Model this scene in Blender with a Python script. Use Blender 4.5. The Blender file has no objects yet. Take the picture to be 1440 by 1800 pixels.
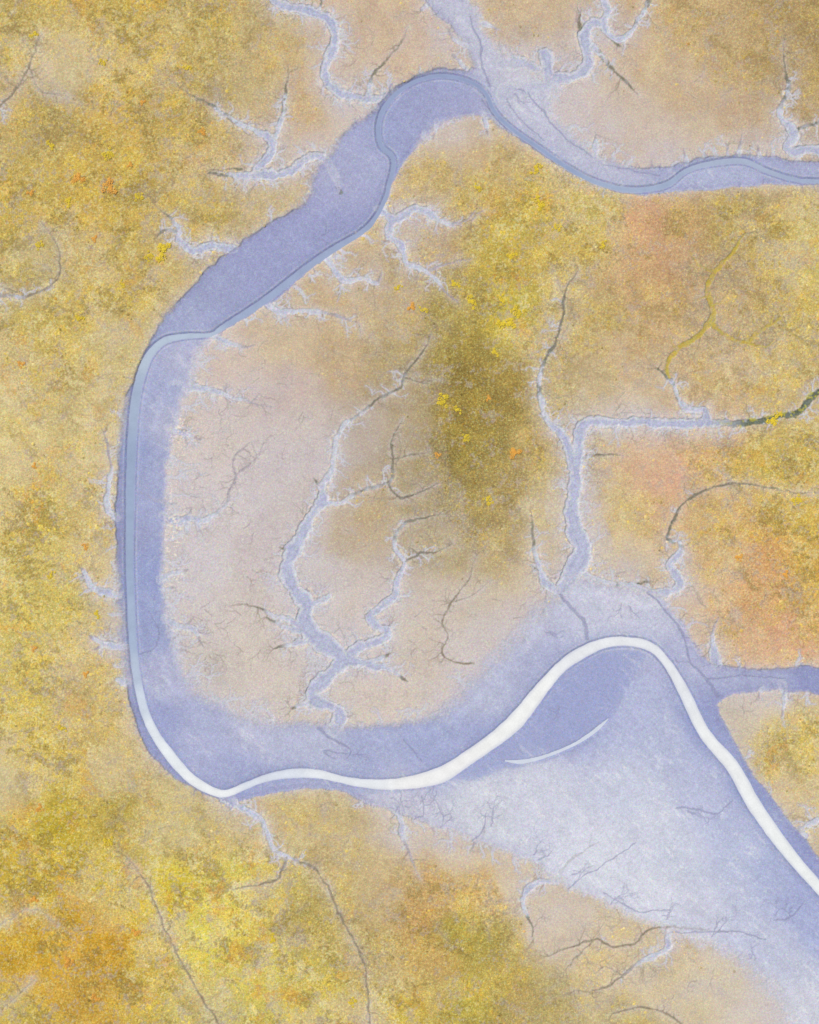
import bpy, math, random
import numpy as np
random.seed(7); rng=np.random.default_rng(11)
SC=0.2   # metres per map unit; map is 1440 x 1800 units
E=np.array([1.0,1.0,1.12])
def lin(c):
    c=np.asarray(c,dtype=np.float64)/255.0
    return np.where(c<=0.04045,c/12.92,((c+0.055)/1.055)**2.4)
def alb(c): return np.clip(lin(c)/E,0,0.88)
def sst(a,b,x):
    t=np.clip((x-a)/(b-a),0,1); return t*t*(3-2*t)

# ---------------------------------------------------------------- grid
def axis(lo,hi,step,far):
    core=np.arange(lo,hi+step,step)
    out=[];d=step;x=core[-1]
    while x<far: d*=1.09; x+=d; out.append(x)
    out=np.array(out); left=core[0]-(out-core[-1])[::-1]
    return np.concatenate([left,core,out])
xs=axis(-50,1490,1.3,16000); ys=axis(-50,1850,1.3,16000)
X,Y=np.meshgrid(xs,ys)
NX,NY=len(xs),len(ys)

def vn(x,y,s,seed):
    r=np.random.default_rng(seed).random((256,256))
    u=x/s;v=y/s
    iu=np.floor(u).astype(np.int64);iv=np.floor(v).astype(np.int64)
    fu=u-iu;fv=v-iv
    fu=fu*fu*(3-2*fu);fv=fv*fv*(3-2*fv)
    a=iu&255;b=iv&255;a1=(iu+1)&255;b1=(iv+1)&255
    return (r[b,a]*(1-fu)+r[b,a1]*fu)*(1-fv)+(r[b1,a]*(1-fu)+r[b1,a1]*fu)*fv
def fbm(x,y,s,o,seed,g=0.5):
    t=0;amp=1;tot=0
    for k in range(o):
        c,sn=math.cos(k*1.1),math.sin(k*1.1)
        t=t+amp*vn(x*c-y*sn+k*37.3,x*sn+y*c-k*19.1,s/(2**k),seed+k); tot+=amp; amp*=g
    return t/tot-0.5      # ~ -0.5..0.5

WX=X+11*fbm(X,Y,24,4,101,0.62); WY=Y+11*fbm(X,Y,24,4,202,0.62)

# ---------------------------------------------------------------- curve helpers
def catmull(P,step=4.0):
    P=np.array(P,dtype=float)
    if len(P)==2: P=np.vstack([P[0],P.mean(0),P[1]])
    Q=np.vstack([2*P[0]-P[1],P,2*P[-1]-P[-2]])
    out=[]
    for i in range(1,len(Q)-2):
        L=np.hypot(*(Q[i+1]-Q[i])[:2]); n=max(1,int(L/step))
        for k in range(n):
            t=k/n
            out.append(0.5*((2*Q[i])+(-Q[i-1]+Q[i+1])*t+(2*Q[i-1]-5*Q[i]+4*Q[i+1]-Q[i+2])*t*t+(-Q[i-1]+3*Q[i]-3*Q[i+1]+Q[i+2])*t**3))
    out.append(P[-1]); return np.array(out)
def chaikin(P,n=2):
    P=np.array(P,dtype=float)
    for _ in range(n):
        N=np.roll(P,-1,0); P=np.stack([P*0.8+N*0.2,P*0.2+N*0.8],1).reshape(-1,2)
    return P
def win(x0,x1,y0,y1):
    return (max(0,np.searchsorted(ys,y0)-1),np.searchsorted(ys,y1)+1,max(0,np.searchsorted(xs,x0)-1),np.searchsorted(xs,x1)+1)
def segd(px,py,a,b):
    dx,dy=b[0]-a[0],b[1]-a[1]; L=dx*dx+dy*dy+1e-9
    t=np.clip(((px-a[0])*dx+(py-a[1])*dy)/L,0,1)
    return np.hypot(px-a[0]-t*dx,py-a[1]-t*dy),t
def poly_sdf(P,R=70,warp=True,it=2):
    P=chaikin(P,it); GX,GY=(WX,WY) if warp else (X,Y)
    D=np.full(X.shape,float(R)); I=np.zeros(X.shape,bool)
    for a,b in zip(P,np.roll(P,-1,0)):
        i0,i1,j0,j1=win(min(a[0],b[0])-R-8,max(a[0],b[0])+R+8,min(a[1],b[1])-R-8,max(a[1],b[1])+R+8)
        d,_=segd(GX[i0:i1,j0:j1],GY[i0:i1,j0:j1],a,b)
        D[i0:i1,j0:j1]=np.minimum(D[i0:i1,j0:j1],d)
        if a[1]!=b[1]:
            lo,hi=min(a[1],b[1]),max(a[1],b[1])
            i0,i1,_,j1=win(0,max(a[0],b[0])+8,lo-8,hi+8)
            gx=GX[i0:i1,:j1];gy=GY[i0:i1,:j1]
            m=(gy>=lo)&(gy<hi)&(gx<a[0]+(gy-a[1])*(b[0]-a[0])/(b[1]-a[1]))
            I[i0:i1,:j1]^=m
    return np.where(I,-D,D)
class Field:
    def __init__(s,R,warp=True):
        s.R=R; s.S=np.full(X.shape,float(R)); s.W=np.zeros(X.shape); s.ID=np.full(X.shape,-1,np.int32); s.warp=warp
    def add(s,C,cid=0,R=None):
        GX,GY=(WX,WY) if s.warp else (X,Y)
        n=len(C)-1; R=R or s.R
        for k in range(n):
            a,b=C[k],C[k+1]; m=R+max(a[2],b[2])+7
            i0,i1,j0,j1=win(min(a[0],b[0])-m,max(a[0],b[0])+m,min(a[1],b[1])-m,max(a[1],b[1])+m)
            if i1<=i0 or j1<=j0: continue
            d,t=segd(GX[i0:i1,j0:j1],GY[i0:i1,j0:j1],a,b)
            w=a[2]+(b[2]-a[2])*t; d=d-w
            o=s.S[i0:i1,j0:j1]; q=d<o
            o[q]=d[q]; s.W[i0:i1,j0:j1][q]=w[q]; s.ID[i0:i1,j0:j1][q]=cid

# ---------------------------------------------------------------- colour fields
def idw(samples,s=28,p=2.2,val=None):
    P=np.array([q[:2] for q in samples],float)
    V=np.array([alb(q[2]) if val is None else np.atleast_1d(q[2]) for q in samples],float)
    gx=np.arange(-60,1520,10.);gy=np.arange(-60,1880,10.)
    A,B=np.meshgrid(gx,gy); num=np.zeros(A.shape+(V.shape[1],)); den=np.zeros(A.shape)
    for (x,y),v in zip(P,V):
        w=((A-x)**2+(B-y)**2+s*s)**(-p)
        num+=w[...,None]*v; den+=w
    F=num/den[...,None]
    def ev(x,y):
        u=np.clip((x+60)/10,0,len(gx)-1.001);v=np.clip((y+60)/10,0,len(gy)-1.001)
        i=u.astype(int);j=v.astype(int);a=(u-i)[...,None];b=(v-j)[...,None]
        return (F[j,i]*(1-a)+F[j,i+1]*a)*(1-b)+(F[j+1,i]*(1-a)+F[j+1,i+1]*a)*b
    return ev
MS=[(50,50,(191,166,98)),(200,50,(196,168,92)),(350,50,(191,165,100)),(450,80,(188,164,120)),(50,200,(185,160,104)),(110,110,(201,182,146)),(200,200,(193,162,88)),(300,200,(189,160,90)),(430,140,(180,158,112)),(540,200,(197,168,134)),(620,60,(198,172,152)),(700,90,(198,171,149)),(650,130,(199,178,164)),(560,240,(198,175,156)),(600,215,(200,183,172)),
(50,350,(190,163,86)),(150,350,(196,163,82)),(250,350,(194,165,88)),(350,280,(194,165,102)),(470,350,(196,174,138)),(350,370,(190,166,108)),(50,480,(192,171,110)),(200,480,(195,169,102)),(92,600,(196,171,98)),(200,600,(201,180,128)),(50,750,(206,185,132)),(150,750,(203,182,134)),(50,900,(205,181,98)),(150,900,(205,180,120)),(50,1050,(206,185,108)),(150,1200,(202,177,124)),(50,1200,(202,180,98)),(150,1300,(202,175,110)),(15,1370,(202,184,142)),(70,1350,(203,178,84)),(200,1350,(202,181,138)),(100,1450,(192,167,52)),(200,1450,(176,152,70)),(300,1450,(203,184,136)),(50,1550,(200,170,64)),(200,1550,(200,177,48)),(300,1560,(206,184,62)),(400,1480,(198,176,124)),(400,1600,(216,198,96)),(350,1660,(217,201,84)),(420,1540,(212,194,96)),(150,1620,(203,158,44)),(50,1700,(201,158,48)),(25,1780,(192,166,74)),(150,1750,(196,154,62)),(180,1670,(204,155,46)),(250,1700,(202,173,80)),(350,1760,(201,184,114)),(450,1700,(205,188,94)),(550,1620,(180,158,90)),(550,1740,(204,184,96)),(650,1700,(191,166,106)),(700,1780,(205,180,80)),(600,1500,(194,171,128)),(480,1560,(199,178,108)),(510,1450,(197,176,130)),(560,1430,(195,174,134)),(680,1560,(197,173,134)),(760,1560,(194,158,102)),(750,1600,(190,150,96)),(768,1680,(188,152,84)),(800,1640,(164,145,66)),(760,1750,(182,156,74)),(850,1650,(166,148,72)),(800,1750,(181,163,72)),(850,1580,(202,168,110)),(900,1700,(176,154,88)),(950,1760,(176,157,104)),(900,1550,(205,186,164)),(970,1640,(207,187,166)),(1050,1700,(207,184,144)),(1150,1740,(205,185,152)),(1250,1720,(205,187,156)),(1200,1690,(204,182,140)),(1330,1790,(204,190,180)),(1100,1790,(191,172,124)),(800,1500,(204,185,165)),(720,1460,(203,186,170)),
(760,300,(194,167,116)),(790,240,(198,178,158)),(830,250,(194,170,140)),(890,280,(194,168,122)),(950,330,(196,169,88)),(1050,380,(204,180,104)),(850,360,(189,162,92)),(760,420,(190,161,118)),(880,430,(199,173,82)),(900,560,(202,182,78)),(1000,440,(195,168,94)),(800,540,(176,154,84)),(820,620,(150,130,68)),(790,600,(160,140,82)),(800,700,(141,120,62)),(820,660,(143,122,62)),(810,750,(141,120,60)),(850,780,(146,125,62)),(820,800,(146,125,60)),(790,840,(150,129,66)),(850,850,(155,133,68)),(840,920,(162,139,80)),(780,960,(176,158,126)),(700,560,(192,168,134)),(600,540,(194,169,142)),(500,600,(199,177,155)),(420,660,(204,183,174)),(600,640,(188,162,134)),(700,620,(168,147,108)),(500,700,(194,173,168)),(400,760,(206,190,185)),(480,820,(201,188,191)),(540,760,(197,183,184)),(400,900,(206,194,195)),(340,850,(206,193,195)),(450,960,(201,187,190)),(350,1000,(205,195,198)),(400,1100,(205,192,188)),(360,1180,(198,187,182)),(450,1180,(205,191,186)),(560,1080,(202,190,190)),(620,940,(186,165,142)),(650,900,(180,158,128)),(640,760,(180,163,152)),(720,760,(168,149,122)),(740,860,(166,147,114)),(700,700,(170,150,122)),(600,1020,(200,187,184)),(640,1060,(202,186,180)),(760,1060,(198,181,168)),(740,1150,(202,186,174)),(700,1220,(206,191,185)),(800,1170,(202,188,186)),(850,1080,(197,181,162)),(880,960,(184,161,118)),(950,880,(201,180,140)),(930,780,(178,151,92)),(880,860,(166,141,80)),(880,720,(154,132,70)),(960,600,(190,165,108)),(900,680,(164,139,74)),(1040,560,(190,164,120)),(1060,660,(193,170,134)),(940,1000,(200,180,152)),(890,1100,(198,182,176)),(970,720,(189,167,118)),
(1100,100,(197,170,142)),(1200,150,(194,169,144)),(1150,240,(201,182,172)),(1300,100,(181,153,114)),(1400,60,(175,147,104)),(1300,200,(187,160,136)),(1420,180,(181,153,112)),(1030,190,(202,184,176)),(1200,20,(191,162,122)),(900,40,(197,170,140)),(970,60,(199,174,148)),(1120,200,(200,180,166)),(1250,250,(198,178,158)),(1350,230,(190,165,134)),
(1130,390,(202,156,124)),(1170,450,(191,150,116)),(1140,480,(194,156,118)),(1200,400,(190,154,110)),(1270,400,(180,154,98)),(1240,460,(184,152,108)),(1350,420,(189,163,96)),(1410,450,(202,182,118)),(1150,540,(194,161,120)),(1220,520,(186,153,110)),(1300,520,(182,152,106)),(1350,540,(188,160,106)),(1400,560,(201,175,104)),(1300,640,(203,174,130)),(1380,640,(201,175,118)),(1100,640,(195,167,134)),(1100,700,(202,181,158)),(1420,800,(200,174,102)),(1160,810,(206,168,142)),(1180,840,(211,164,142)),(1250,800,(206,168,124)),(1230,850,(204,165,120)),(1170,890,(207,170,136)),(1100,900,(197,173,130)),(1350,820,(195,169,94)),(1300,920,(201,164,108)),(1400,920,(205,174,86)),(1340,980,(207,154,102)),(1370,940,(205,162,98)),(1330,1040,(207,160,116)),(1280,960,(203,168,116)),(1250,900,(201,168,118)),(1250,960,(202,168,122)),(1100,980,(206,184,154)),(1280,1060,(205,166,126)),(1380,1110,(211,162,132)),(1330,1130,(207,168,138)),(1410,1060,(204,165,110)),(1425,1000,(204,166,86)),(1300,1280,(200,185,168)),(1360,1300,(196,173,104)),(1420,1330,(201,178,112)),(1400,1400,(202,180,140)),(1330,1240,(203,187,170)),(1230,1070,(206,182,162))]
US=[(1400,295,(172,174,207)),(1200,310,(173,176,208)),(1080,300,(186,185,209)),(1000,260,(188,187,209)),(920,190,(191,190,212)),(860,110,(187,186,209)),(800,40,(188,187,210)),(900,110,(196,193,208)),(800,165,(159,161,201)),(740,180,(154,157,198)),(700,240,(154,158,199)),(640,280,(165,167,204)),(600,330,(163,164,202)),(600,400,(152,155,198)),(520,420,(153,156,198)),(450,470,(153,156,198)),(380,520,(155,159,198)),(300,570,(159,164,202)),(320,620,(176,176,206)),(280,680,(165,169,206)),(290,760,(175,176,206)),(250,800,(148,156,200)),(280,820,(163,167,203)),(270,900,(160,165,204)),(215,950,(148,149,188)),(255,1000,(148,156,201)),(270,1100,(150,157,199)),(290,1200,(176,177,209)),(280,1270,(154,159,203)),(350,1300,(170,173,209)),(450,1290,(180,181,210)),(420,1350,(161,165,205)),(560,1300,(179,181,210)),(650,1320,(164,169,207)),(750,1310,(160,166,207)),(850,1230,(179,181,210)),(850,1290,(158,163,205)),(950,1150,(170,172,207)),(930,1110,(186,186,210)),(1050,1080,(192,192,216)),(1100,1060,(198,196,216)),(1150,1090,(191,191,216)),(1200,1150,(175,176,209)),(1050,1200,(155,160,205)),(1000,1260,(155,160,205)),(1120,1250,(174,178,213)),(1180,1300,(177,181,213)),(1100,1400,(194,196,220)),(950,1400,(199,199,220)),(850,1420,(202,202,219)),(1050,1500,(208,208,226)),(1150,1450,(201,202,223)),(1200,1500,(196,198,221)),(1230,1400,(181,184,216)),(1290,1440,(177,181,215)),(1300,1500,(180,185,216)),(1350,1540,(170,176,213)),(1300,1580,(186,189,217)),(1400,1600,(164,170,212)),(1440,1650,(164,170,211)),(1150,1570,(206,206,224)),(1250,1600,(198,198,220)),(1360,1650,(186,188,215)),(1400,1700,(188,190,215)),(1400,1760,(201,200,218)),(700,1410,(199,196,213)),(1230,1270,(150,156,201)),(1330,1380,(147,155,201)),(1420,1500,(148,154,201)),(1350,1195,(164,167,203)),(1430,1195,(146,151,197))]
jx=X+50*fbm(X,Y,56,6,311,.66); jy=Y+50*fbm(X,Y,56,6,312,.66)
marsh=idw(MS,s=22)(jx,jy)
mudc=idw(US,s=28)(X+10*fbm(X,Y,50,3,31),Y+10*fbm(X,Y,50,3,32))
SOFT=[(x,y,v) for x,y,v in [(300,700,11),(295,850,8),(290,1000,9),(300,1130,14),(350,1210,22),(430,1262,18),(560,1270,9),(700,1272,8),(800,1240,18),(880,1150,22),(940,1085,18),(1100,1030,11),(690,1425,4.5),(800,1465,6),(900,1500,7),(1000,1560,9),(1100,1605,10),(1250,1660,16),(1340,1720,24),(390,1408,1.6),(240,1280,1.6),(205,900,1.6),(245,640,2.5),(370,470,4),(470,395,4.5),(560,300,7),(640,200,6),(700,155,2.5),(780,118,3),(700,320,2),(560,462,2),(440,552,2),(350,640,11),(830,203,6),(780,222,11),(930,255,3),(1140,340,3),(1300,325,4),(960,180,13),(1050,275,8),(1250,275,5),(1200,1090,6),(1260,1240,3),(1350,1410,2.5),(1330,1178,4),(600,1390,2),(500,1390,1.6),(790,30,5),(850,40,10),(900,90,14),(940,125,14)]]
soft=idw(SOFT,s=10,val=1)(X,Y)[...,0]

# ---------------------------------------------------------------- mud outline
MUD=[(2200,240),(1700,262),(1560,275),(1460,284),(1400,284),(1350,272),(1300,270),(1250,276),(1210,285),(1150,297),(1100,292),(1050,275),(1010,240),(975,205),(965,180),(985,160),(985,140),(950,128),(925,118),(895,98),(868,84),(852,60),(840,25),(815,-10),(790,-70),(705,-70),(730,-25),(752,5),(782,38),(806,60),(826,90),(832,122),(805,122),(770,120),(732,133),(702,150),(680,163),(655,195),(628,215),(605,235),(575,275),(548,308),(548,345),(520,370),(470,395),(410,435),(370,470),(335,505),(300,545),(270,590),(245,640),(225,690),(215,740),(208,800),(205,860),(203,920),(205,980),(208,1040),(212,1100),(218,1160),(225,1220),(240,1280),(262,1325),(300,1360),(350,1392),(395,1409),(440,1403),(500,1390),(560,1384),(605,1392),(640,1410),(700,1430),(760,1450),(830,1475),(900,1500),(960,1530),(1000,1560),(1050,1580),(1100,1605),(1150,1625),(1200,1640),(1260,1660),(1310,1690),(1360,1740),(1390,1800),(1420,1900),(1500,2050),(1700,2250),(2200,2500),(2200,2200),(1750,1870),(1600,1680),(1500,1580),(1440,1510),(1380,1430),(1330,1370),(1290,1300),(1260,1240),(1275,1225),(1340,1212),(1440,1220),(1560,1232),(1800,1240),(2200,1250),(2200,1160),(1800,1165),(1560,1168),(1440,1172),(1390,1172),(1340,1180),(1290,1172),(1250,1165),(1220,1130),(1195,1090),(1165,1050),(1140,1040),(1060,1025),(1030,1015),(1000,1020),(975,1050),(930,1090),(885,1140),(850,1180),(820,1210),(790,1245),(740,1268),(670,1275),(600,1278),(560,1270),(490,1275),(430,1262),(380,1240),(340,1210),(315,1170),(300,1120),(290,1060),(285,1000),(290,940),(292,880),(295,800),(305,740),(325,690),(340,660),(345,620),(370,598),(395,580),(440,552),(500,515),(560,462),(610,425),(650,395),(675,365),(690,320),(710,285),(740,245),(780,215),(830,203),(860,205),(890,230),(930,255),(980,290),(1040,320),(1090,337),(1140,341),(1200,338),(1270,330),(1350,324),(1440,322),(1600,326),(2200,330)]
SM=poly_sdf(MUD,90)
nse=fbm(X,Y,14,4,55,0.75)
nlow=fbm(X,Y,34,6,56,0.72)
A=sst(-1.1,1.1,(-SM+(nlow*1.3+nse*1.3)*np.minimum(soft,16))/soft)          # 1 inside the mud
A=np.where(soft<5,sst(-1.2,1.2,-SM)*0.5+A*0.5,A)

# ---------------------------------------------------------------- river
RV=[(2200,2300,18),(1750,1880,16),(1600,1725,14),(1520,1640,12),(1440,1560,10),(1380,1490,11),(1330,1420,12.5),(1290,1350,12),(1240,1290,10.5),(1205,1220,10),(1175,1168,7.5),(1145,1138,8),(1105,1128,8),(1060,1132,9),(1020,1150,10.5),(985,1175,10),(950,1215,12),(910,1265,14.5),(870,1300,13),(820,1335,12.5),(770,1365,14),(700,1379,10),(640,1378,8),(600,1371,6.5),(560,1362,8),(520,1360,8.5),(470,1368,6.5),(430,1383,6),(395,1396,7),(365,1388,8),(330,1365,9),(295,1325,9.5),(268,1285,8),(250,1240,8),(238,1180,7),(232,1120,7),(229,1050,7),(227,980,7),(228,900,7.5),(229,830,8),(232,760,8),(238,700,8),(250,650,8),(265,620,7),(290,598,6),(330,590,4.5),(370,588,3.5),(395,573,5),(440,545,6),(480,517,6),(530,477,6),(580,442,6),(630,412,5),(655,390,5),(675,355,4),(685,320,4),(692,290,4),(688,272,4),(670,255,4),(665,225,4),(672,195,4),(695,165,4),(730,142,3.5),(775,132,3.5),(820,140,3.5),(852,160,3.5),(870,195,4),(900,225,4),(950,260,4),(1000,295,5),(1050,320,5),(1110,333,5),(1170,325,5),(1210,298,4),(1260,285,5),(1310,283,5),(1350,300,4),(1400,315,4),(1440,318,4),(1600,322,4),(2200,326,4)]
RC=catmull(RV,5)
fw=Field(60,warp=False); fw.add(RC)
rs=random.Random(5)
PL=catmull([(888,1338,1),(915,1340,3.5),(950,1333,3),(1000,1314,2.5),(1035,1294,3),(1055,1278,3),(1070,1264,0.8)],5)
fp=Field(10,warp=False); fp.add(PL)

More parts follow.
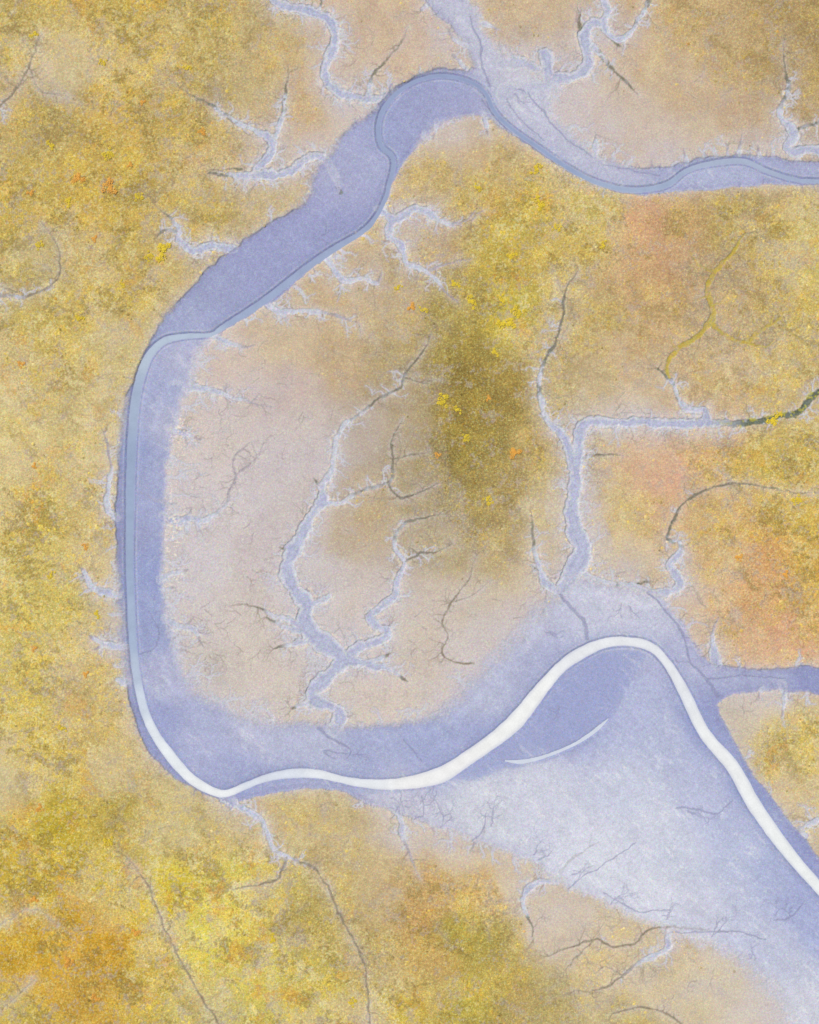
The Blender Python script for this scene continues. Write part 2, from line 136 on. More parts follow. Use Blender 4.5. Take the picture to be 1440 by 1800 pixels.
# ---------------------------------------------------------------- creeks
CR=[
("winding lavender mud creek entering the channel from the marsh",'d',[[(455,-40,6),(480,-2,7),(510,14,8),(550,20,9),(582,38,9),(588,75,10),(575,110,9),(572,140,8),(592,160,8),(625,172,7),(660,173,7),(700,160,6)],[(648,168,5),(656,135,3),(672,112,2),(700,80,1.2),(720,50,.8)],[(560,20,4),(566,5,3),(562,-30,2)]]),
("broad pale mud creek with ragged edges meeting the channel",'b',[[(828,82,6),(800,72,4),(785,52,1.5)],[(820,120,5),(800,100,2)],[(740,20,3),(760,0,6)],[(815,-5,3),(835,-20,4),(850,-60,4)],[(850,40,5),(872,50,2)]]),
("looping pale creek with a round basin and dark head",'d',[[(1160,-60,3),(1142,0,3),(1125,28,4),(1112,52,5),(1090,68,6),(1074,62,6),(1062,42,7),(1070,18,7),(1060,-2,6),(1064,-30,5)],[(1064,38,7),(1040,42,9),(1026,62,10),(1034,92,10),(1030,118,10),(1005,134,10),(980,138,11),(955,150,12),(925,155,14),(890,165,16)],[(952,92,7),(960,100,13),(962,112,11),(962,145,9)],[(945,120,7),(915,110,10),(880,112,12)],[(1040,80,6),(1070,115,2.5),(1098,140,2.5),(1125,168,1)],[(1022,62,4),(1018,40,2),(1020,15,1)],[(1078,70,3),(1095,85,1)]]),
("narrow creek dropping through sharp bends into the channel",'d',[[(1378,70,1),(1380,120,2),(1385,155,3.4),(1372,200,5),(1388,222,8),(1398,240,7),(1382,256,8),(1400,266,9),(1440,263,9),(1600,262,9)],[(1398,236,4),(1425,220,3),(1600,200,3)]]),
("forked creek with dark heads and pale mouth",'d',[[(325,160,1),(360,180,2),(385,195,3.4),(412,212,4),(450,230,5),(475,242,7),(480,262,8),(468,282,8),(450,298,8)],[(508,130,1),(500,175,3.4),(497,205,4.6),(485,238,6)],[(370,303,2),(405,310,4),(435,310,7),(470,307,9),(508,303,8),(530,285,8),(555,272,7),(578,285,8),(590,315,6),(598,340,3)],[(300,140,.8),(330,162,1)],[(375,298,1.2),(425,300,2)]]),
("short bent creek with thin forked head",'d',[[(272,360,.8),(290,375,1.8),(314,398,4),(312,420,6),(338,440,7),(372,432,8),(410,438,8)],[(278,412,2),(290,404,3),(310,405,3)]]),
("branching pale creek cutting into brown marsh",'b',[[(662,368,6),(690,383,8),(712,378,8),(730,366,7),(762,378,7),(788,394,3.4),(822,388,2),(836,370,1)],[(690,385,7),(684,412,6),(706,432,7),(716,460,6),(735,472,5),(764,487,4),(785,518,2),(805,530,1)],[(748,478,3),(790,464,2),(830,458,.8)],[(690,418,3),(672,430,1)],[(764,487,2),(775,470,1.4)],[(830,388,1.6),(850,372,1)]]),
("short pale creek with hooked tip",'b',[[(575,450,6),(590,478,7),(606,492,6),(640,490,4),(664,498,3),(668,480,1.4),(650,476,.8)],[(594,480,3),(585,462,2)]]),
("thin tapering creek at the channel bank",'b',[[(465,530,7),(492,549,6),(540,546,4),(590,555,2.6),(630,570,1.4),(634,588,.8)],[(492,549,4),(503,566,2.4)]]),
("small spur creek at the channel bank",'b',[[(368,590,5),(400,602,5),(430,608,2.6),(448,606,.8)]]),
("small lavender creek with feathered fingers",'b',[[(325,680,9),(350,682,7),(382,690,5),(430,705,3),(475,715,1.4)],[(400,695,2),(395,678,1)],[(440,708,1.6),(455,696,1)],[(300,672,4),(345,678,4)]]),
("tiny forked creek in pale mud",'b',[[(295,752,7),(322,765,5),(352,774,1.6)],[(316,760,3),(330,750,1)],[(322,765,3),(328,782,1)]]),
("creek with forked mouth and long thin winding head",'b',[[(285,905,7),(310,915,8),(335,913,7),(358,915,5),(372,905,4),(398,885,3),(404,862,2.4),(415,840,2.2),(408,812,1.8),(425,790,1.6),(452,772,1)],[(240,862,1.2),(290,884,3),(310,888,3)],[(325,915,5),(332,935,3)],[(345,915,5),(358,942,2)],[(330,912,4),(335,892,2)],[(415,835,2),(435,820,1.6),(455,800,1.3),(462,775,1)]]),
("short feathered creek in pale mud",'b',[[(280,1020,7),(302,1008,5),(330,1004,1.8)],[(285,1035,5),(312,1034,1.4)],[(290,1090,6),(318,1102,6),(340,1106,5),(356,1136,1.6)],[(325,1104,4),(340,1085,1.4)],[(338,1106,3.4),(365,1118,1.2)]]),
("short pale creek biting into yellow grass",'b',[[(146,1000,3),(158,1028,5),(180,1040,7),(208,1048,7)],[(150,1010,3),(140,1020,1.4)]]),
("small forked creek biting into yellow grass",'b',[[(158,1118,2),(182,1130,6),(214,1138,7)],[(182,1134,4),(168,1142,1.8)],[(205,1195,4),(215,1198,6),(226,1200,6)]]),
("thin creek running alongside the channel bank",'b',[[(182,762,1.5),(192,800,2.4),(196,830,3.4),(188,870,5),(192,898,6),(208,912,6)]]),
("long branching creek through the marsh island",'d',[[(758,585,1),(742,620,1.8),(712,660,2.6),(705,680,2.8),(665,702,2.6),(640,722,3),(610,742,3.6),(592,768,4),(586,800,4.4),(582,830,5),(568,852,6),(566,880,9),(545,912,10),(530,942,12),(514,975,13),(506,1008,13),(522,1040,14),(540,1062,14),(536,1095,16),(560,1125,17),(590,1142,15),(602,1160,14),(575,1190,13),(548,1218,12),(560,1235,11),(598,1250,11),(588,1285,14)],
 [(566,885,7),(600,883,3.8),(635,862,3),(682,848,3),(692,815,2.2),(690,775,1.8),(708,735,1)],[(682,848,2.6),(705,875,2.2),(740,866,1.8),(772,850,1)],[(692,806,1.8),(720,802,1.5),(755,795,1)],[(698,815,1.2),(705,790,1),(700,760,.8)],
 [(712,664,2),(745,670,1.2),(775,668,.8)],[(718,650,1.6),(735,660,1)],
 [(785,905,1),(745,912,2),(712,922,2.8),(694,942,3.2),(698,972,4.4),(712,990,5),(700,1018,6),(694,1050,7),(668,1068,7),(652,1085,7),(662,1102,7),(684,1110,8),(660,1128,9),(632,1138,10),(605,1158,10)],[(712,988,3),(738,975,2.4),(765,972,1.6),(795,955,.9)],[(735,975,1.6),(720,960,1)],
 [(425,1060,1),(455,1068,2.2),(488,1084,4.4),(520,1098,7),(540,1110,9)],[(470,1085,1.8),(500,1105,4.4),(525,1110,6)],[(540,1066,8),(562,1058,6),(578,1048,4)],[(480,1140,1.4),(510,1132,5),(535,1128,7)],
 [(600,1160,11),(632,1164,9),(655,1172,7),(690,1180,4.4),(714,1196,1.4)],[(640,1166,6),(668,1160,4),(688,1150,1.4)],[(512,970,5),(494,962,1.6)],[(525,945,5),(535,935,1.5)],[(566,860,4),(553,840,1.4)],[(515,1245,2),(535,1236,5),(555,1232,8)]]),
("thin dark winding rill in tan marsh",'o',[[(838,975,.8),(822,1020,1.4),(795,1058,1.8),(778,1090,1.6),(788,1120,1.6),(778,1145,1.8),(795,1162,2),(832,1168,2)],[(795,1058,1.4),(830,1048,1),(862,1020,.8)],[(778,1098,1.2),(756,1080,.8)]]),
("wide straight-cornered creek with dark reedy head",'d',[[(1600,560,3),(1500,640,3),(1432,694,3.4),(1405,724,3.6),(1365,733,3.6),(1320,742,4),(1270,745,6),(1225,744,9),(1160,744,9),(1120,741,9),(1080,744,9),(1040,741,10),(1022,750,10),(1018,785,10),(1012,830,11),(1010,870,12),(1004,898,13),(1014,935,16),(1024,965,18),(1010,1000,17),(995,1030,14)],
 [(1016,475,.8),(992,520,2.2),(988,560,2.4),(980,600,2.4),(958,635,3),(948,670,3.6),(952,705,4.2),(965,742,5.5),(985,758,8),(1000,785,9),(1006,820,9)],[(992,520,1.4),(978,490,.8)],[(1195,705,4),(1212,722,6),(1238,720,6),(1242,742,7)],
 [(1160,650,2.4),(1180,672,3.4),(1192,700,4)],[(1012,810,5),(1050,800,2.4),(1092,800,1)],[(988,600,1),(1000,570,.8)]]),
("yellow-green vegetated creek with branching tributaries",'g',[[(1310,410,1.8),(1288,445,3.4),(1255,478,4),(1244,515,5),(1252,555,6),(1225,592,5),(1190,615,4.4),(1172,640,3.6),(1176,665,3)],[(1250,565,4.4),(1275,588,3.4),(1310,600,3.2),(1340,580,3),(1372,560,1.8)],[(1252,478,3),(1225,462,1.8),(1210,440,1.2)],[(1310,600,2.4),(1345,610,2),(1360,600,1)],[(1300,590,2),(1302,570,1)],[(1190,615,2),(1175,590,1.2)],[(1335,582,2),(1325,555,1.2)],[(1372,560,1.8),(1392,585,1.6),(1425,610,1.2)],[(1288,445,2),(1310,450,1)],[(1248,540,3),(1270,530,1.8),(1282,510,1.2)],[(1246,520,2.5),(1222,530,1.4)],[(1275,588,2),(1288,615,1.2)],[(1355,570,2),(1362,540,1)],[(1425,610,1.2),(1440,640,1)]]),
("creek with thin curved head and wider hooked mouth",'d',[[(1600,850,.9),(1430,866,1.2),(1360,860,1.4),(1300,850,1.8),(1250,858,2),(1212,876,2.2),(1190,905,2.4),(1172,945,2.8),(1195,955,4),(1198,972,5),(1176,990,8),(1188,1010,8),(1194,1030,8),(1165,1042,7),(1115,1032,5),(1060,1022,5),(1030,1010,6)],[(1288,850,1.2),(1262,825,.8)],[(1115,1032,3),(1145,1020,1.4)]]),
("slender creek tapering toward tan marsh",'d',[[(932,900,1),(936,940,2.4),(946,985,4.2),(955,1020,7),(985,1042,9)],[(950,1005,2),(932,992,.8)]]),
("short pale creek with rounded mouth",'b',[[(1262,1085,1.2),(1252,1110,3),(1255,1140,7),(1262,1172,9)],[(1252,1118,2),(1240,1105,.8)]]),
("short notch creek in marsh edge",'b',[[(1378,1205,8),(1380,1232,5),(1372,1262,1.4)],[(1340,1210,4),(1335,1232,1)]]),
("small feathered creek at the marsh point",'b',[[(1600,1430,5),(1460,1436,5),(1425,1446,5),(1405,1460,3),(1415,1470,4)]]),
("forking dark rill running down through yellow marsh",'o',[[(395,1402,8),(425,1420,7),(452,1436,6),(468,1458,5),(478,1488,4),(505,1506,3.6),(545,1522,2.4),(570,1550,2),(588,1590,2),(608,1630,2),(632,1672,2),(645,1730,1.8),(655,1900,1.6)],[(503,1506,3),(490,1542,2.2),(455,1555,1.8),(410,1562,1)]]),
("small pale creek draining toward brown marsh",'b',[[(690,1415,9),(702,1435,7),(708,1462,5),(715,1492,2.6),(738,1545,1)],[(845,1440,.8),(850,1465,3),(835,1480,3),(826,1500,1)],[(760,1445,4),(766,1470,1.4)]]),
("faint rill winding through yellow marsh",'o',[[(222,1505,.8),(262,1560,1.6),(285,1620,1.6),(320,1690,1.6),(360,1760,1.8),(420,1850,1.8)],[(-60,1650,1),(10,1620,1),(60,1600,1),(100,1625,.8)],[(-60,1820,1),(20,1760,1),(60,1720,.8)]]),
("pale creek head fading into mudflat",'d',[[(938,1655,.8),(935,1625,2),(920,1592,4),(925,1568,6),(945,1552,6),(980,1548,4),(990,1528,3),(1035,1490,1.5),(1060,1475,.8)]]),
("grey branching rills at the mudflat edge",'o',[[(965,1680,.9),(1000,1668,1.8),(1040,1652,2),(1080,1664,2),(1118,1660,2),(1135,1640,2),(1180,1630,2.2),(1300,1640,1)],[(1010,1745,.9),(1060,1738,1.8),(1095,1715,2.4),(1130,1690,4),(1172,1668,6),(1178,1640,5)],[(1080,1780,1.4),(1130,1772,1.8),(1190,1792,1.8),(1250,1860,1.4)],[(1040,1655,1.6),(1010,1690,1.2),(1005,1700,.8)],[(1130,1690,1.8),(1110,1702,1.2)],[(1095,1715,1.6),(1070,1700,1.2),(1050,1712,.8)]]),
("faint winding rill through olive marsh",'o',[[(-60,200,2.5),(-5,188,2.5),(30,155,1.8),(52,115,1.6),(62,85,1.4),(75,60,.8)],[(50,120,1.2),(75,160,1.2),(120,170,.8)],[(52,90,1),(40,70,.7)]]),
("narrow dark rill curling through olive marsh",'o',[[(-60,528,3),(0,520,3),(40,522,3),(80,508,2.6),(103,485,2),(104,445,1.6),(88,410,1.2),(70,388,.8)],[(30,515,1.5),(0,505,1.5)]]),
("small pale notches along the marsh bank",'b',[[(766,212,6),(764,246,1.4)],[(852,200,6),(858,240,1.4)],[(745,232,5),(742,250,1)],[(1045,275,7),(1046,235,1.4)],[(1300,270,5),(1306,236,1.2)],[(1280,272,4),(1278,250,1)],[(1208,286,6),(1205,264,1.2)],[(1335,272,4),(1334,255,1)],[(1150,298,4),(1148,284,1)]]),
]
fc=Field(36); ff=Field(8); fg=Field(5)     # ff: hair-thin dark rills, fg: pale feathered fingers of the wide creeks
def tree(fld,p,a,L,w,dep,wig=.33,pb=.34):
    p=np.array(p,float); pts=[(p[0],p[1],w)]; n=max(3,int(L/4)); turn=rs.uniform(-.1,.1)
    for q in range(n):
        a+=rs.gauss(0,wig)+turn; p=p+np.array([math.cos(a),math.sin(a)])*L/n
        ww=w*(1-.8*(q+1)/n)+.08; pts.append((p[0],p[1],ww))
        if dep>0 and rs.random()<pb: tree(fld,p,a+rs.choice([-1,1])*rs.uniform(.5,1.1),L*rs.uniform(.3,.65),ww*.85,dep-1,wig,pb)
    fld.add(np.array(pts))
for cid,(lab,sty,brs) in enumerate(CR):
    for bi,br in enumerate(brs):
        C=catmull(br,4)
        ph=rs.uniform(0,9)
        for k in range(len(C)):   # irregular width along the creek
            C[k,2]*=(.98 if C[k,2]>3 else .84)+.13*math.sin(k*.55+ph)+.09*math.sin(k*1.7+ph*2)
        fc.add(C,cid)
        k=2
        while k<len(C)-1:
            w=C[k][2]
            if w>.9 and -60<C[k][0]<1500 and -60<C[k][1]<1860:
                d=C[k+1][:2]-C[k-1][:2]; a=math.atan2(d[1],d[0])+rs.choice([-1,1])*rs.uniform(.7,1.7)
                if w>2.0 and sty!='g' and rs.random()<.85:
                    tree(fg,C[k][:2],a,w*1.15+rs.uniform(6,21),min(2.6,w*.45),2,.3,.42)
                elif rs.random()<.25: tree(ff,C[k][:2],a,w+rs.uniform(20,50),1.0,2)
                else: tree(ff,C[k][:2],a,w*1.1+rs.uniform(4,13),.9,1)
                if w>3 and rs.random()<.28: tree(ff,C[k][:2],a,w+rs.uniform(18,50),1.0,2)
            k+=rs.randint(1,3) if w>2.0 else rs.randint(2,5)
        if -60<C[0][0]<1500 and C[0][2]<3:
            for _ in range(3): tree(ff,C[0][:2],math.atan2(C[0][1]-C[2][1],C[0][0]-C[2][0])+rs.uniform(-.9,.9),rs.uniform(16,44),.9,2)
for cx,cy,n,R in [(440,760,12,60),(620,620,6,60),(560,700,6,50),(660,900,9,60),(730,820,16,60),(760,940,10,40),(860,1040,8,60),(1280,1010,10,70),(1270,540,16,80),(1330,600,16,60),(400,1120,14,60),(480,960,9,60),(700,1120,10,60),(960,600,5,40),(1240,820,6,50),(640,110,4,40),(1230,170,4,60),(760,480,6,50),(560,1160,10,50),(450,660,10,50),(1060,720,4,40),(1230,1120,8,40),(1330,1260,6,30),(560,1480,8,60),(830,1600,6,60),(1080,1680,14,70),(1200,1720,6,60),(380,850,10,60),(340,1150,12,40),(200,620,4,60),(280,1480,8,70),(500,1620,8,70),(140,150,5,60),(1000,1000,5,50),(90,480,5,50),(80,700,4,60),(350,230,5,50)]:
    for _ in range(n):
        tree(ff,(cx+rs.uniform(-R,R),cy+rs.uniform(-R,R)),rs.uniform(0,6.28),rs.uniform(14,40),.75,2)
# side gullies along the banks
for x,y,a,L,w in [(330,640,.1,44,3.4),(318,715,.2,40,3),(300,800,.1,36,3),(296,840,-.1,48,3),(292,950,.1,38,3),(288,985,0,40,3),(290,1060,.2,44,3.4),(305,1150,-.2,44,3.4),(330,1190,-.5,48,3.4),(370,1228,-.9,48,3.4),(430,1262,-1.2,40,3),(480,1272,-1.4,44,3.4),(670,1275,-1.5,34,2.4),(740,1262,-1.7,38,2.4),(815,1210,-2.2,40,2.4),(345,610,.5,30,2.5),(322,770,0,30,2.5),(298,870,.3,34,2.5),(290,1120,0,38,3),
 (205,830,3.1,20,2.8),(204,960,3.2,18,2.4),(212,1080,3.0,22,2.8),(222,1170,2.9,22,2.8),(206,1000,3.3,16,2.4),(216,735,3.5,22,2.4),(640,1405,1.4,26,2.8),(730,1440,1.5,30,2.8),(790,1458,1.3,34,3),(830,1470,1.3,40,3.4),(905,1500,1.6,34,2.8),(870,1490,1.8,30,2.6),(1100,292,-1.4,26,3.4),(1180,290,-1.5,22,3.4),(1240,278,-1.6,24,2.8),(1260,276,-1.3,20,2.8),(1360,275,-1.7,22,2.8),(1000,225,-.9,28,3.4),(1030,258,-1,34,3.4),(1075,282,-1.2,26,3),(690,160,-1.7,32,2.8),(735,133,-1.5,20,2.4),(480,390,-2.2,20,2.8),(400,442,-2,18,2.4),(520,505,.9,26,3),(430,560,.8,24,3),(630,410,.9,24,3),(545,485,.9,22,2.8),(475,528,.9,22,2.6),(600,440,.9,20,2.6),(1180,1070,-.6,30,2.8),(1205,1105,-.5,26,2.8),(1300,1175,-1.4,22,2.8),(1400,1172,-1.5,24,2.8),(1420,1218,1.6,24,2.8),(1350,1400,-.6,20,2.4),(1310,1335,-.6,18,2.4)]:
    tree(fg,(x,y),a,L,w,2,.32,.45)
# bank rills along the main mud outline (tiny gullies), kept with the mudflat
fr=Field(14)
MP=chaikin(MUD,2)
sev=idw(SOFT,s=10,val=1)
for k in range(len(MP)):
    a,b=MP[k],MP[(k+1)%len(MP)]
    L=np.hypot(*(b-a))
    if L>120: continue
    for _ in range(int(L/6)+ (1 if rs.random()<.5 else 0)):
        t=rs.random(); p=a+(b-a)*t
        if not(-40<p[0]<1480 and -40<p[1]<1840) or rs.random()<.45: continue
        nrm=math.atan2(b[1]-a[1],b[0]-a[0])-math.pi/2
        sf=sev(np.array([p[0]]),np.array([p[1]]))[0,0]
        if sf>6:
            an=nrm+rs.uniform(-.8,.8)     # into the marsh
            if rs.random()<.5: tree(fg,p-np.array([math.cos(nrm),math.sin(nrm)])*6,an,rs.uniform(14,40),rs.uniform(.8,1.9),2,.3,.35)
            continue
        sgn=1 if rs.random()<.6 else -1
        an=nrm+(0 if sgn>0 else math.pi)+rs.uniform(-.6,.6)
        tree(fr,p,an,rs.uniform(4,14),rs.uniform(.5,1.1),1)
for br in [[(985,1045,2.5),(1005,1070,3),(1028,1092,3),(1034,1122,3)],[(1140,1042,2),(1180,1085,2),(1205,1125,2.5),(1215,1165,2),(1245,1195,2.5),(1262,1225,3)],
 [(560,1280,3),(585,1300,2),(618,1318,1.6),(612,1335,1)],[(712,1300,1),(728,1322,1.4),(740,1338,1)],[(1190,1422,1.5),(1225,1425,1.5),(1262,1432,1.3),(1290,1408,1)],[(760,1395,1),(762,1378,2)],[(1245,1195,2),(1300,1188,1.4),(1380,1195,1.2)],
 [(1360,1620,1),(1395,1610,1.6),(1410,1590,1)],[(262,1075,1),(280,1110,1.2),(270,1140,1),(240,1150,1)],[(1000,1560,1),(1060,1520,1),(1120,1480,.8)],[(870,200,1),(850,175,1.5)],[(690,150,1.5),(672,178,1.6),(660,215,1.2)],[(930,160,1),(950,190,1.4),(990,235,1.2),(1040,275,1)],[(1160,310,1),(1120,300,1),(1060,290,.8)],
 [(1180,1600,1),(1120,1600,1.2),(1060,1570,1)],[(890,175,1),(920,215,1),(960,245,1)],[(825,30,1),(846,80,1.6),(846,110,1.6),(862,150,1.6)],[(1180,1640,1),(1280,1638,1.2),(1350,1650,1)],[(590,1335,1),(570,1322,1.2),(612,1326,1)],[(740,1400,1),(745,1430,1),(730,1440,.8)],[(830,1480,1),(850,1455,1.2),(855,1430,.8)]]:
    fr.add(catmull([tuple(p) for p in br],4))
for x,y,a in [(985,1240,2.4),(1215,1425,.4),(760,1395,1.5),(1400,1600,2.6),(1180,1160,.6),(1010,1545,-.6),(1170,1610,-.9),(1250,1640,-1),(860,1450,-1.2),(620,1320,.5),(900,160,1),(440,1380,-.8),(560,420,-.6),(1080,1590,-.7),(1320,1690,-1),(940,1510,-.6),(1100,1060,1.5),(960,1100,.9),(700,1420,-.8),(780,1445,-1)]:
    for _ in range(2): tree(fr,(x+rs.uniform(-8,8),y+rs.uniform(-8,8)),a+rs.uniform(-.4,.4),rs.uniform(22,54),1.0,2)

# ---------------------------------------------------------------- combine colour
def L3(c): return alb(c)[None,None,:]
def mix(a,b,t): return a+(b-a)*t[...,None]
def mixk(a,c,t): return a+(L3(c)-a)*t[...,None]
sat=(marsh[...,0]-marsh[...,2])/marsh[...,0]
veg=sst(0.42,0.85,sat)
lumi=sst(.24,.46,marsh[...,1])
patch=fbm(X,Y,90,7,71,.76); patch2=fbm(X,Y,26,5,81,.88); patch3=fbm(X,Y,110,7,91,.74)
QX=X+34*fbm(X,Y,60,4,841,.6);QY=Y+34*fbm(X,Y,60,4,842,.6)
clus=fbm(QX,QY,34,6,721,.74); clus2=fbm(QX*.8+QY*.5,(QY*.8-QX*.5)*1.6,48,6,741,.74); clus3=fbm(QX,QY,26,5,761,.78)
st1=fbm(X,Y,4.5,2,731,.8); st2=fbm(X,Y,5,2,732,.8); st3=fbm(X,Y,4,2,733,.8)
m=marsh*(1+(0.22+0.34*veg)*patch+ (0.22+0.50*veg)*patch2)[...,None]
m=mixk(m,(204,185,164),np.clip(sst(.03,.13,-patch3+patch*.6+.15*st1)*.42*(0.4+veg*.6)*lumi,0,1))
m=mixk(m,(220,190,80),np.clip(sst(.06,.14,st1*.30+clus)*veg*.50*(.30+.70*lumi),0,1))
m=mixk(m,(136,114,64),np.clip(sst(.07,.15,st2*.30-clus2)*veg*.55,0,1))
m=mixk(m,(228,216,172),np.clip(sst(.12,.19,st3*.5+clus3)*(.12+.36*veg)*lumi,0,1))
m=mixk(m,(176,163,160),np.clip(sst(.10,.18,st3*.4-clus3)*(.34+.12*veg),0,1))
m=mixk(m,(214,154,58),np.clip(sst(.12,.17,fbm(QX,QY,38,6,411,.78))*veg*.42*lumi,0,1))
# lavender silt washed over the low ground
wash=np.zeros(X.shape)
for x,y,rx,ry,q in [(890,110,90,45,.7),(970,110,80,45,.65),(1000,200,60,60,.5),(790,60,60,60,.45),(1050,60,60,60,.4),(1050,235,80,45,.5),(1150,270,90,30,.45),(790,235,60,30,.35),(460,850,90,150,.38),(360,950,60,200,.40),(540,1000,70,110,.45),(620,1140,110,55,.50),(1080,1000,70,40,.4),(1290,1740,160,60,.25),(560,820,70,70,.33),(1020,860,40,130,.38),(1150,742,130,26,.45),(860,1120,70,60,.40),(430,690,80,40,.35),(500,270,90,50,.3),(620,180,60,40,.38),(740,400,70,50,.3),(720,470,60,50,.25),(400,740,50,60,.35),(690,1060,60,70,.35),(1000,1600,90,50,.3),(760,1480,90,26,.3),(1370,250,80,30,.45),(1300,1220,90,35,.3),(1190,1010,40,40,.35)]:
    wash=np.maximum(wash,q*np.exp(-((X-x)/rx)**2-((Y-y)/ry)**2))
wash=np.maximum(wash,np.exp(-np.clip(SM,0,99)/38)*.58*sst(8,14,soft))
m=mixk(m,(195,188,204),np.clip(wash*(1+2.0*patch+1.7*nse)*1.0,0,.85))
# pale halo of mud around creeks and mud edges
cn=fbm(X,Y,16,4,771,.65); cn2=fbm(X,Y,4.5,3,772,.8)
Wc=fc.W
Sc=fc.S+(cn*1.6+cn2*2.8)*np.clip(Wc/7,.10,1)
big=sst(2.0,8,Wc)
halo=np.exp(-np.clip(fc.S,0,99)/(6+Wc*1.4))*(0.42+0.36*big)*np.where(fc.ID==20,.3,1)
halo=np.maximum(halo,np.exp(-np.clip(ff.S,0,99)/3.5)*.20*sst(8,6,ff.S))
halo=np.maximum(halo,np.exp(-np.clip(fg.S,0,99)/3)*.42*sst(5,4,fg.S))
halo=np.maximum(halo,np.exp(-np.clip(SM,0,99)/(8+soft*1.0))*0.55)
halo*=np.clip(1+cn*1.5+patch*.8+cn2*.9,0,1.6)
m=mixk(m,(202,193,200),np.clip(halo,0,.88))
# mud
streak=fbm(X*.75+Y*.66,(Y*.75-X*.66)*5,60,6,131,.8)
rip=fbm((X*.75+Y*.66)*4,(Y*.75-X*.66),22,4,139,.75)
u=mudc*(1+.20*streak+.14*fbm(X,Y,40,6,141,.78)+.18*cn2+.12*rip)[...,None]
u=mixk(u,(146,153,198),np.exp(-np.clip(fw.S,0,60)/14)*.50)
lobe=poly_sdf([(790,1364),(870,1310),(930,1260),(980,1195),(1030,1155),(1090,1140),(1140,1150),(1125,1175),(1103,1200),(1090,1240),(1065,1278),(1010,1318),(950,1342),(890,1350),(830,1374)],30)
u=mixk(u,(153,159,203),sst(3,-5,lobe)*.75)
u=mixk(u,(132,138,180),np.exp(-(lobe/2.0)**2)*.20*(SM<-4))
crisp=np.clip(1.3-soft/9,0,1)
u=mixk(u,(136,138,182),np.exp(-np.abs(SM+6)/6)*.42*crisp)
lowr=sst(1180,1260,Y)
u=mixk(u,(112,119,160),np.exp(-((fw.S-2.0)/1.4)**2)*(.58-.34*lowr)*np.clip(.8+2*nlow,.2,1))
u=mixk(u,(198,200,215),np.exp(-((fw.S-5.0)/1.6)**2)*.36*np.clip(.6+3*nlow,0,1)*(1-lowr))
pale=sst(.10,.20,fbm(X*.75+Y*.66,(Y*.75-X*.66)*3,26,5,135,.8))
u=mixk(u,(228,226,233),pale*.38*sst(.30,.55,mudc[...,1]))
# soft tide bands following the inner shore
u=u*(1+.05*np.sin(SM/5.5+nlow*7)*np.exp(-np.abs(SM+26)/26)*sst(6,12,soft))[...,None]
col=mix(m,u,A)
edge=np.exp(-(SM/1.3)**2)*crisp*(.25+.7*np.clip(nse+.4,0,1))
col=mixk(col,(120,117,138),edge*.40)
# hair rills
fa=sst(.9,-.5,ff.S)*np.clip(.35+ff.W*.45,0,.85)*np.clip(.9+cn*2,0.15,1)
hc=mix(L3((132,116,94))*np.ones_like(col),L3((152,146,166))*np.ones_like(col),np.clip(wash*1.5+A,0,1))
col=mix(col,hc,fa*(1-A*.6)*.80)
# feathered fingers
ga=sst(1.2,-.6,fg.S+cn2*1.0)*(1-A*.8)
col=mixk(col,(197,195,211),ga*.88)
ge=np.exp(-((fg.S-1.3)/.9)**2)*(1-A)*np.clip(.45+2*cn2,0,1)*sst(0,2,Sc)
col=mixk(col,(136,134,152),ge*.40)
# creeks
ca=sst(1.2,-1.0,Sc)
thin=sst(3.8,1.8,Wc)
thc={'d':(120,114,100),'b':(166,156,168),'o':(134,121,104),'g':(184,162,62)}
T=np.zeros((len(CR),3)); W3=np.zeros((len(CR),3))
for i,c in enumerate(CR):
    T[i]=alb(thc[c[1]]); W3[i]=alb((201,200,214)) if c[1]!='g' else alb((188,164,60))
idc=np.clip(fc.ID,0,None)
wide=W3[idc]
deep=sst(1,8,-Sc+cn*6)
wide=mix(wide,L3((170,173,207))*np.ones_like(wide),deep*.75*(fc.ID!=20))
core=np.exp(-((Sc+Wc*.55)/1.6)**2)*sst(4,8,Wc)
wide=mixk(wide,(142,144,184),core*.38*np.clip(.6+cn*3,0,1))
wide=wide*(1+.14*nse+.28*cn2)[...,None]
cc=mix(wide,T[idc]*(1+.7*cn2)[...,None],thin)
strength=ca*(.40+.60*sst(.4,2.0,Wc))*(1-thin*.12)*(1-A*.62)
strength=np.where(fc.ID==20,strength*.85*np.clip(.9+3*cn+2*cn2,.3,1),strength)
col=mix(col,cc,strength)
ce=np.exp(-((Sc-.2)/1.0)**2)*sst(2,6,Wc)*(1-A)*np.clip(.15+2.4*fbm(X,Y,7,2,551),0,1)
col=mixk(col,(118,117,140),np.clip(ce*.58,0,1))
pe=np.exp(-((Sc-3)/2.4)**2)*sst(1.2,4,Wc)*(1-A)*np.clip(.1+4*fbm(X,Y,4.5,2,553),0,1)*(fc.ID!=20)
col=mixk(col,(236,218,200),np.clip(pe*.5,0,1))
# dark reeds lining the thin creek heads
rd=np.isin(fc.ID,[2,3,4,19,21])*sst(5.2,3.0,Wc)*sst(3,0,Sc)*sst(-.05,.15,fbm(X,Y,5,2,991))
col=mixk(col,(86,90,64),np.clip(rd*.55*sst(1.4,2.8,Wc),0,1))
rz=((fc.ID==19)&(X>1235)&(Y<775))*sst(1230,1330,X)
rn=fbm(X,Y,7,3,995,.7)
col=mixk(col,(74,84,54),np.clip(rz*sst(2.5,-.5,fc.S+7*rn)*.8,0,1))
col=mixk(col,(190,182,66),np.clip(rz*sst(6,1,fc.S)*sst(.12,.2,fbm(X,Y,6,2,997))*.7,0,1))
# rills in the mud
ra=sst(.9,-.8,fr.S)
col=mixk(col,(134,134,170),ra*.62)
